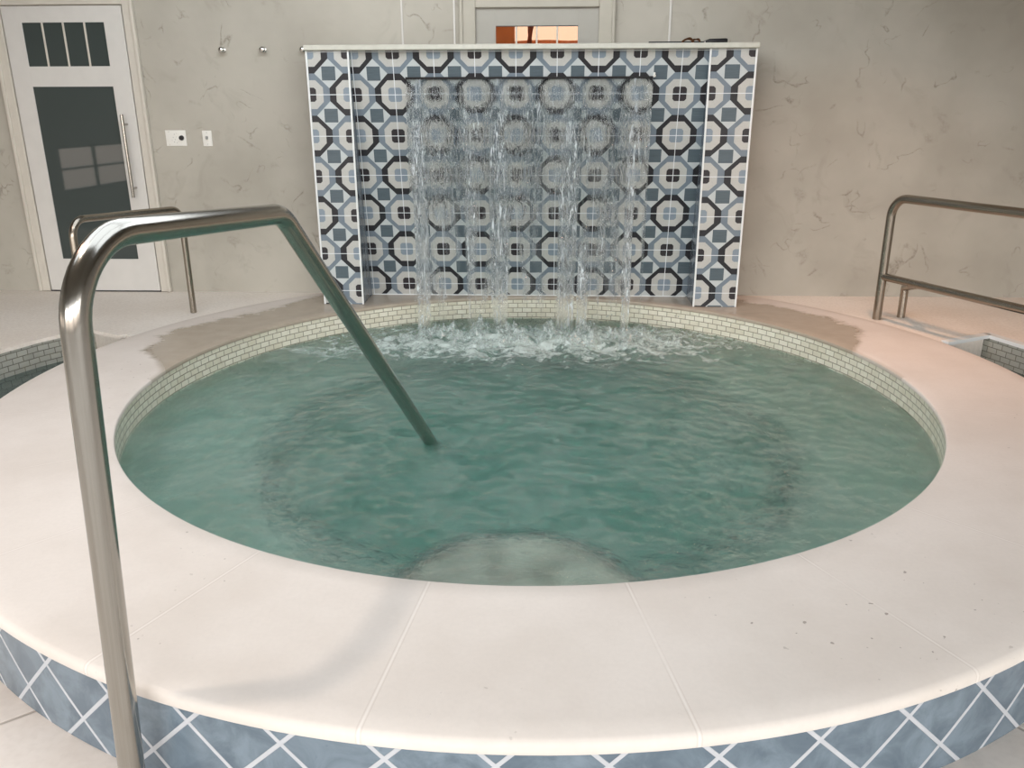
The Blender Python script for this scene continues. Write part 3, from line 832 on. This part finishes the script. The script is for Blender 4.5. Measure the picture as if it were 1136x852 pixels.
# ================================================================== WALL FITTINGS
HL = ['round chrome robe hook on the plaster wall, farthest left of three', 'round chrome robe hook on the plaster wall, middle of three', 'round chrome robe hook right beside the tiled wall']
def hook():
    t = thing('robe_hook', (0, 0, 0), WA, cat='hook', group='chrome robe hooks on the plaster wall')
    bm = bmesh.new(); disc_y(bm, 0, 0, .0135, -.0005, -.005, 24); disc_y(bm, 0, 0, .0135, -.005, -.008, 24, .009); finish(bm, 'rose', M_CHROME, t, 40)
    tubeo('stem', M_CHROME, t, [(0, -.007, 0), (0, -.022, 0)], .0052, 14)
    bm = bmesh.new(); bmesh.ops.create_uvsphere(bm, u_segments=20, v_segments=12, radius=.0155, matrix=Matrix.Translation((0, -.032, 0)) @ Matrix.Diagonal((1, .62, 1, 1)))
    finish(bm, 'knob', M_CHROME, t, 80); return t
hk = hook()
for i, u in enumerate((-1.507, -1.291, -1.079)):
    if i == 0: o = hk
    else:
        o = hk.copy(); COL.objects.link(o)
        for ch in list(hk.children):
            c = ch.copy(); COL.objects.link(c); c.parent = o
    o.location = wallpt(u, 0, 1.285); o['label'] = HL[i]
p1 = thing('spa_control', wallpt(-1.817, 0, .845), WA, label='white wall plate with a round black dial beside the door', cat='control')
bm = bmesh.new(); box(bm, -.056, .056, -.006, -.0005, -.041, .041, bev=.003, seg=2); finish(bm, 'plate', M_PLASTIC, p1, 40)
bm = bmesh.new(); disc_y(bm, .032, .001, .0135, -.006, -.017, 24, .0115); finish(bm, 'dial', M_BLACK, p1, 40)
bm = bmesh.new()
for (dx, dz, r_) in ((-.006, .020, .0022), (.006, .024, .0018), (-.014, .004, .002), (-.004, -.008, .002), (.004, .006, .0016), (-.010, -.020, .0022), (.004, -.024, .0018), (-.022, -.012, .0016), (.012, -.018, .0014)): disc_y(bm, dx, dz, r_, -.0058, -.0068, 8)
finish(bm, 'dial_marks', M_GREYP, p1)
for dz in (.033, -.033):
    bm = bmesh.new(); disc_y(bm, -.036, dz, .0022, -.0058, -.0068, 10); finish(bm, 'screw', M_CHROME, p1)
p2 = thing('light_switch', wallpt(-1.645, 0, .843), WA, label='small white toggle switch plate right of the dial plate', cat='switch')
bm = bmesh.new(); box(bm, -.0255, .0255, -.006, -.0005, -.041, .041, bev=.003, seg=2); finish(bm, 'plate', M_PLASTIC, p2, 40)
bm = bmesh.new(); box(bm, -.0055, .0055, -.018, -.005, -.004, .012, bev=.002); finish(bm, 'toggle', M_GREYP, p2)
for dz in (.03, -.03):
    bm = bmesh.new(); disc_y(bm, 0, dz, .0022, -.0058, -.0068, 10); finish(bm, 'screw', M_CHROME, p2)

# ================================================================== HANDRAILS
FZ = -.222
def flange(name, parent, x, y, z, r=.036):
    bm = bmesh.new(); lathe(bm, [(.024, z + .0005), (r, z + .0005), (r, z + .006), (r - .006, z + .012), (.024, z + .013), (.024, z + .0005)], 28, (x, y)); bmesh.ops.recalc_face_normals(bm, faces=bm.faces)
    return finish(bm, name, M_STEEL, parent, 40)
r1 = thing('handrail', (0, 0, FZ), label='large bent steel handrail in front, rising from the floor and slanting down into the tub', cat='handrail')
path = fillet([(-.7005, 1.205, .001), (-.634, 1.176, 1.047), (-.500, 1.815, 1.004), (-.287, 2.70, -.125 + .222), (-.262, 2.80, -.17 + .16)], [.125, .10, .2], 12)
tubeo('rail', M_STEEL, r1, path, .0222, 32)
flange('floor_flange', r1, -.7005, 1.205, 0)
r2 = thing('handrail', (-1.64, 4.15, 0), label='smaller steel handrail by the left pool, in front of the glass door', cat='handrail')
path = fillet([(0, 0, .0005), (-.0, 0, .527), (-.205, -.66, .557), (-.215, -.665, -.11)], [.07, .07], 10)
tubeo('rail', M_STEEL2, r2, path, .0155, 20)
r3 = thing('handrail', (1.805, 3.97, 0), label='steel handrail with two bars by the right pool', cat='handrail')
pA = fillet([(0, 0, .0005), (.0, 0, .590), (.556, -1.40, .590), (.556, -1.40, -.12)], [.085, .085], 10)
tubeo('rail', M_STEEL2, r3, pA, .0205, 22)
tubeo('middle_bar', M_STEEL2, r3, [(.0, 0, .213), (.556, -1.40, .213)], .0185, 18)
tubeo('post', M_STEEL2, r3, [(.135, .035, .0005), (.135, .035, .15), (.12, -.14, .200), (.10, -.25, .213)], .0190, 18)

# ================================================================== OUTSIDE THE FAR DOOR
bm = bmesh.new(); nx = 60
for j, yy in enumerate((9.0, 12.0, 16.0)):
    pass
gx = []
for j, (yy, hh) in enumerate(((4.9, -.35), (8.0, -.3), (11.0, 1.2), (14.0, 2.0), (18.0, 2.05))):
    gx.append([bm.verts.new((-9 + 18 * i / nx, yy, hh + (.06 * noise.noise(Vector((i * .35, j, 0))) if j > 1 else 0))) for i in range(nx + 1)])
for j in range(4):
    for i in range(nx): bm.faces.new((gx[j][i], gx[j][i + 1], gx[j + 1][i + 1], gx[j + 1][i]))
tag(finish(bm, 'hillside', M_HILL, None, 60), kind='structure')
bd = boxo('boundary_screen', M_BOARD, None, -.42, .030, 7.2, 7.26, -.3, 2.4, bev=.004); tag(bd, 'board screen outside coloured as if lit by sunset, seen through the far door pane', 'screen')
def tree(x, y, base, h, label, seed):
    rnd = random.Random(seed); bm = bmesh.new()
    def br(p, d, L, r, lv):
        q = p; pts_ = [p]; dd = d.copy()
        for k in range(4):
            dd = (dd + Vector((rnd.uniform(-.16, .16), rnd.uniform(-.16, .16), rnd.uniform(-.02, .12)))).normalized(); q = q + dd * L / 4; pts_.append(q)
        tube(bm, pts_, [r * (1 - .12 * k) for k in range(5)], 6)
        if lv < 4:
            for k in range(3 if lv < 3 else 2):
                a = rnd.uniform(0, 2 * PI); nd = (dd + Vector((math.cos(a), math.sin(a), .1)) * .75).normalized()
                br(pts_[-1 if k < 2 else 3], nd, L * .66, r * .58, lv + 1)
    br(Vector((0, 0, 0)), Vector((0, 0, 1)), h, .045, 0)
    o = finish(bm, 'bare_tree', M_BARK, None, 60, (x, y, base)); tag(o, label, 'tree', 'bare trees outside the far door')
tree(.33, 9.0, .05, 1.30, 'bare tree outside, seen through the middle of the far door pane', 3)
tree(.98, 12.0, 1.15, .60, 'smaller bare tree outside, at the right of the far door pane', 8)

# ================================================================== CEILING LAMPS
def lamp(x, y, power, size, color, label, tilt=None):
    t = thing('ceiling_light', (x, y, ZC), label=label, cat='ceiling light', group='recessed ceiling lights')
    bm = bmesh.new(); lathe(bm, [(size / 2, -.0005), (size / 2 + .02, -.0005), (size / 2 + .02, -.008), (size / 2, -.012), (size / 2, -.0005)], 40); bmesh.ops.recalc_face_normals(bm, faces=bm.faces)
    finish(bm, 'trim_ring', M_WHITE, t, 40)
    L_ = bpy.data.lights.new('downlight', 'AREA'); L_.shape = 'DISK'; L_.size = size; L_.energy = power; L_.color = color
    if tilt: L_.spread = tilt
    lo = bpy.data.objects.new('downlight', L_); COL.objects.link(lo); lo.parent = t; lo.location = (0, 0, -.006)
    return lo
lamp(-1.17, 1.04, 12.5, .09, (1.0, .86, .74), 'recessed ceiling light above the near handrail')
lamp(-2.3, 2.0, 5.5, .30, (1.0, .60, .44), 'added unseen fill light above the left side of the tub')  # added lamp, a pinkish fill for the left coping
lamp(1.65, 3.45, 7, .22, (1.0, .56, .36), 'recessed warm ceiling light above the right rail', math.radians(100))

# daylight through the rear and left windows
def portal(cx, cy, cz, w, h, rot):
    L_ = bpy.data.lights.new('window_portal', 'AREA'); L_.shape = 'RECTANGLE'; L_.size = w; L_.size_y = h; L_.cycles.is_portal = True
    o = bpy.data.objects.new('window_portal', L_); COL.objects.link(o); o.location = (cx, cy, cz); o.rotation_euler = rot
for (a, b) in REAR: portal((a + b) / 2, YR - .09, .775, b - a, 1.45, (PI / 2, 0, 0))
for (a, b) in LEFT: portal(-4.59, (a + b) / 2, .45, b - a, .42, (PI / 2, 0, -PI / 2))

portal((SK[0] + SK[1]) / 2, (SK[2] + SK[3]) / 2, ZC + .07, SK[1] - SK[0], SK[3] - SK[2], (0, 0, 0))
w = bpy.data.worlds.new('sky'); scene.world = w; w.use_nodes = True; nt = w.node_tree; nt.nodes.clear()
wo = nt.nodes.new('ShaderNodeOutputWorld'); bg = nt.nodes.new('ShaderNodeBackground'); nt.links.new(bg.outputs[0], wo.inputs[0])
tc = nt.nodes.new('ShaderNodeTexCoord'); sx_ = nt.nodes.new('ShaderNodeSeparateXYZ'); nt.links.new(tc.outputs['Generated'], sx_.inputs[0])
rp = nt.nodes.new('ShaderNodeValToRGB'); e = rp.color_ramp.elements; mr = nt.nodes.new('ShaderNodeMapRange'); mr.inputs[1].default_value = -1; nt.links.new(sx_.outputs[2], mr.inputs[0]); nt.links.new(mr.outputs[0], rp.inputs[0])
P_ = lambda z: (z + 1) / 2
e[0].position = P_(-.30); e[0].color = (.10, .09, .08, 1); e[1].position = P_(.6); e[1].color = (.185, .197, .21, 1)
for z_, c_ in ((-.01, (.20, .17, .15, 1)), (.01, (.70, .64, .60, 1)), (.12, (.80, .80, .80, 1)), (.25, (.74, .77, .80, 1))):
    k = e.new(P_(z_)); k.color = c_
nt.links.new(rp.outputs[0], bg.inputs[0]); bg.inputs[1].default_value = 12.5

# ================================================================== CAMERA
cam = bpy.data.cameras.new('camera'); co = bpy.data.objects.new('camera', cam); COL.objects.link(co); scene.camera = co
cam.sensor_width = 36; cam.lens = 914.87 / 1136 * 36; cam.clip_start = .02; cam.clip_end = 200
co.matrix_world = Matrix.Translation((0, 0, 1)) @ Matrix.Rotation(PI / 2 - .3241, 4, 'X') @ Matrix.Rotation(-.0029, 4, 'Z')

# ================================================================== scale to metres
bpy.context.view_layer.update()
done = set()
for o in bpy.data.objects:
    o.location = o.location * S
    if o.type == 'MESH' and o.data.name not in done:
        done.add(o.data.name); o.data.transform(Matrix.Scale(S, 4)); o.data.update()
    if o.type == 'LIGHT' and o.data.name not in done:
        done.add(o.data.name); o.data.size *= S; o.data.size_y *= S; o.data.energy *= S * S

scene.view_settings.view_transform = 'Standard'; scene.view_settings.look = 'None'
scene.view_settings.gamma = 1; scene.view_settings.use_curve_mapping = False
scene.view_settings.exposure = -0.06
c = scene.cycles
c.max_bounces = 10; c.diffuse_bounces = 4; c.glossy_bounces = 4; c.transmission_bounces = 8; c.transparent_max_bounces = 12; c.volume_bounces = 3
c.use_denoising = True; c.sample_clamp_indirect = 6
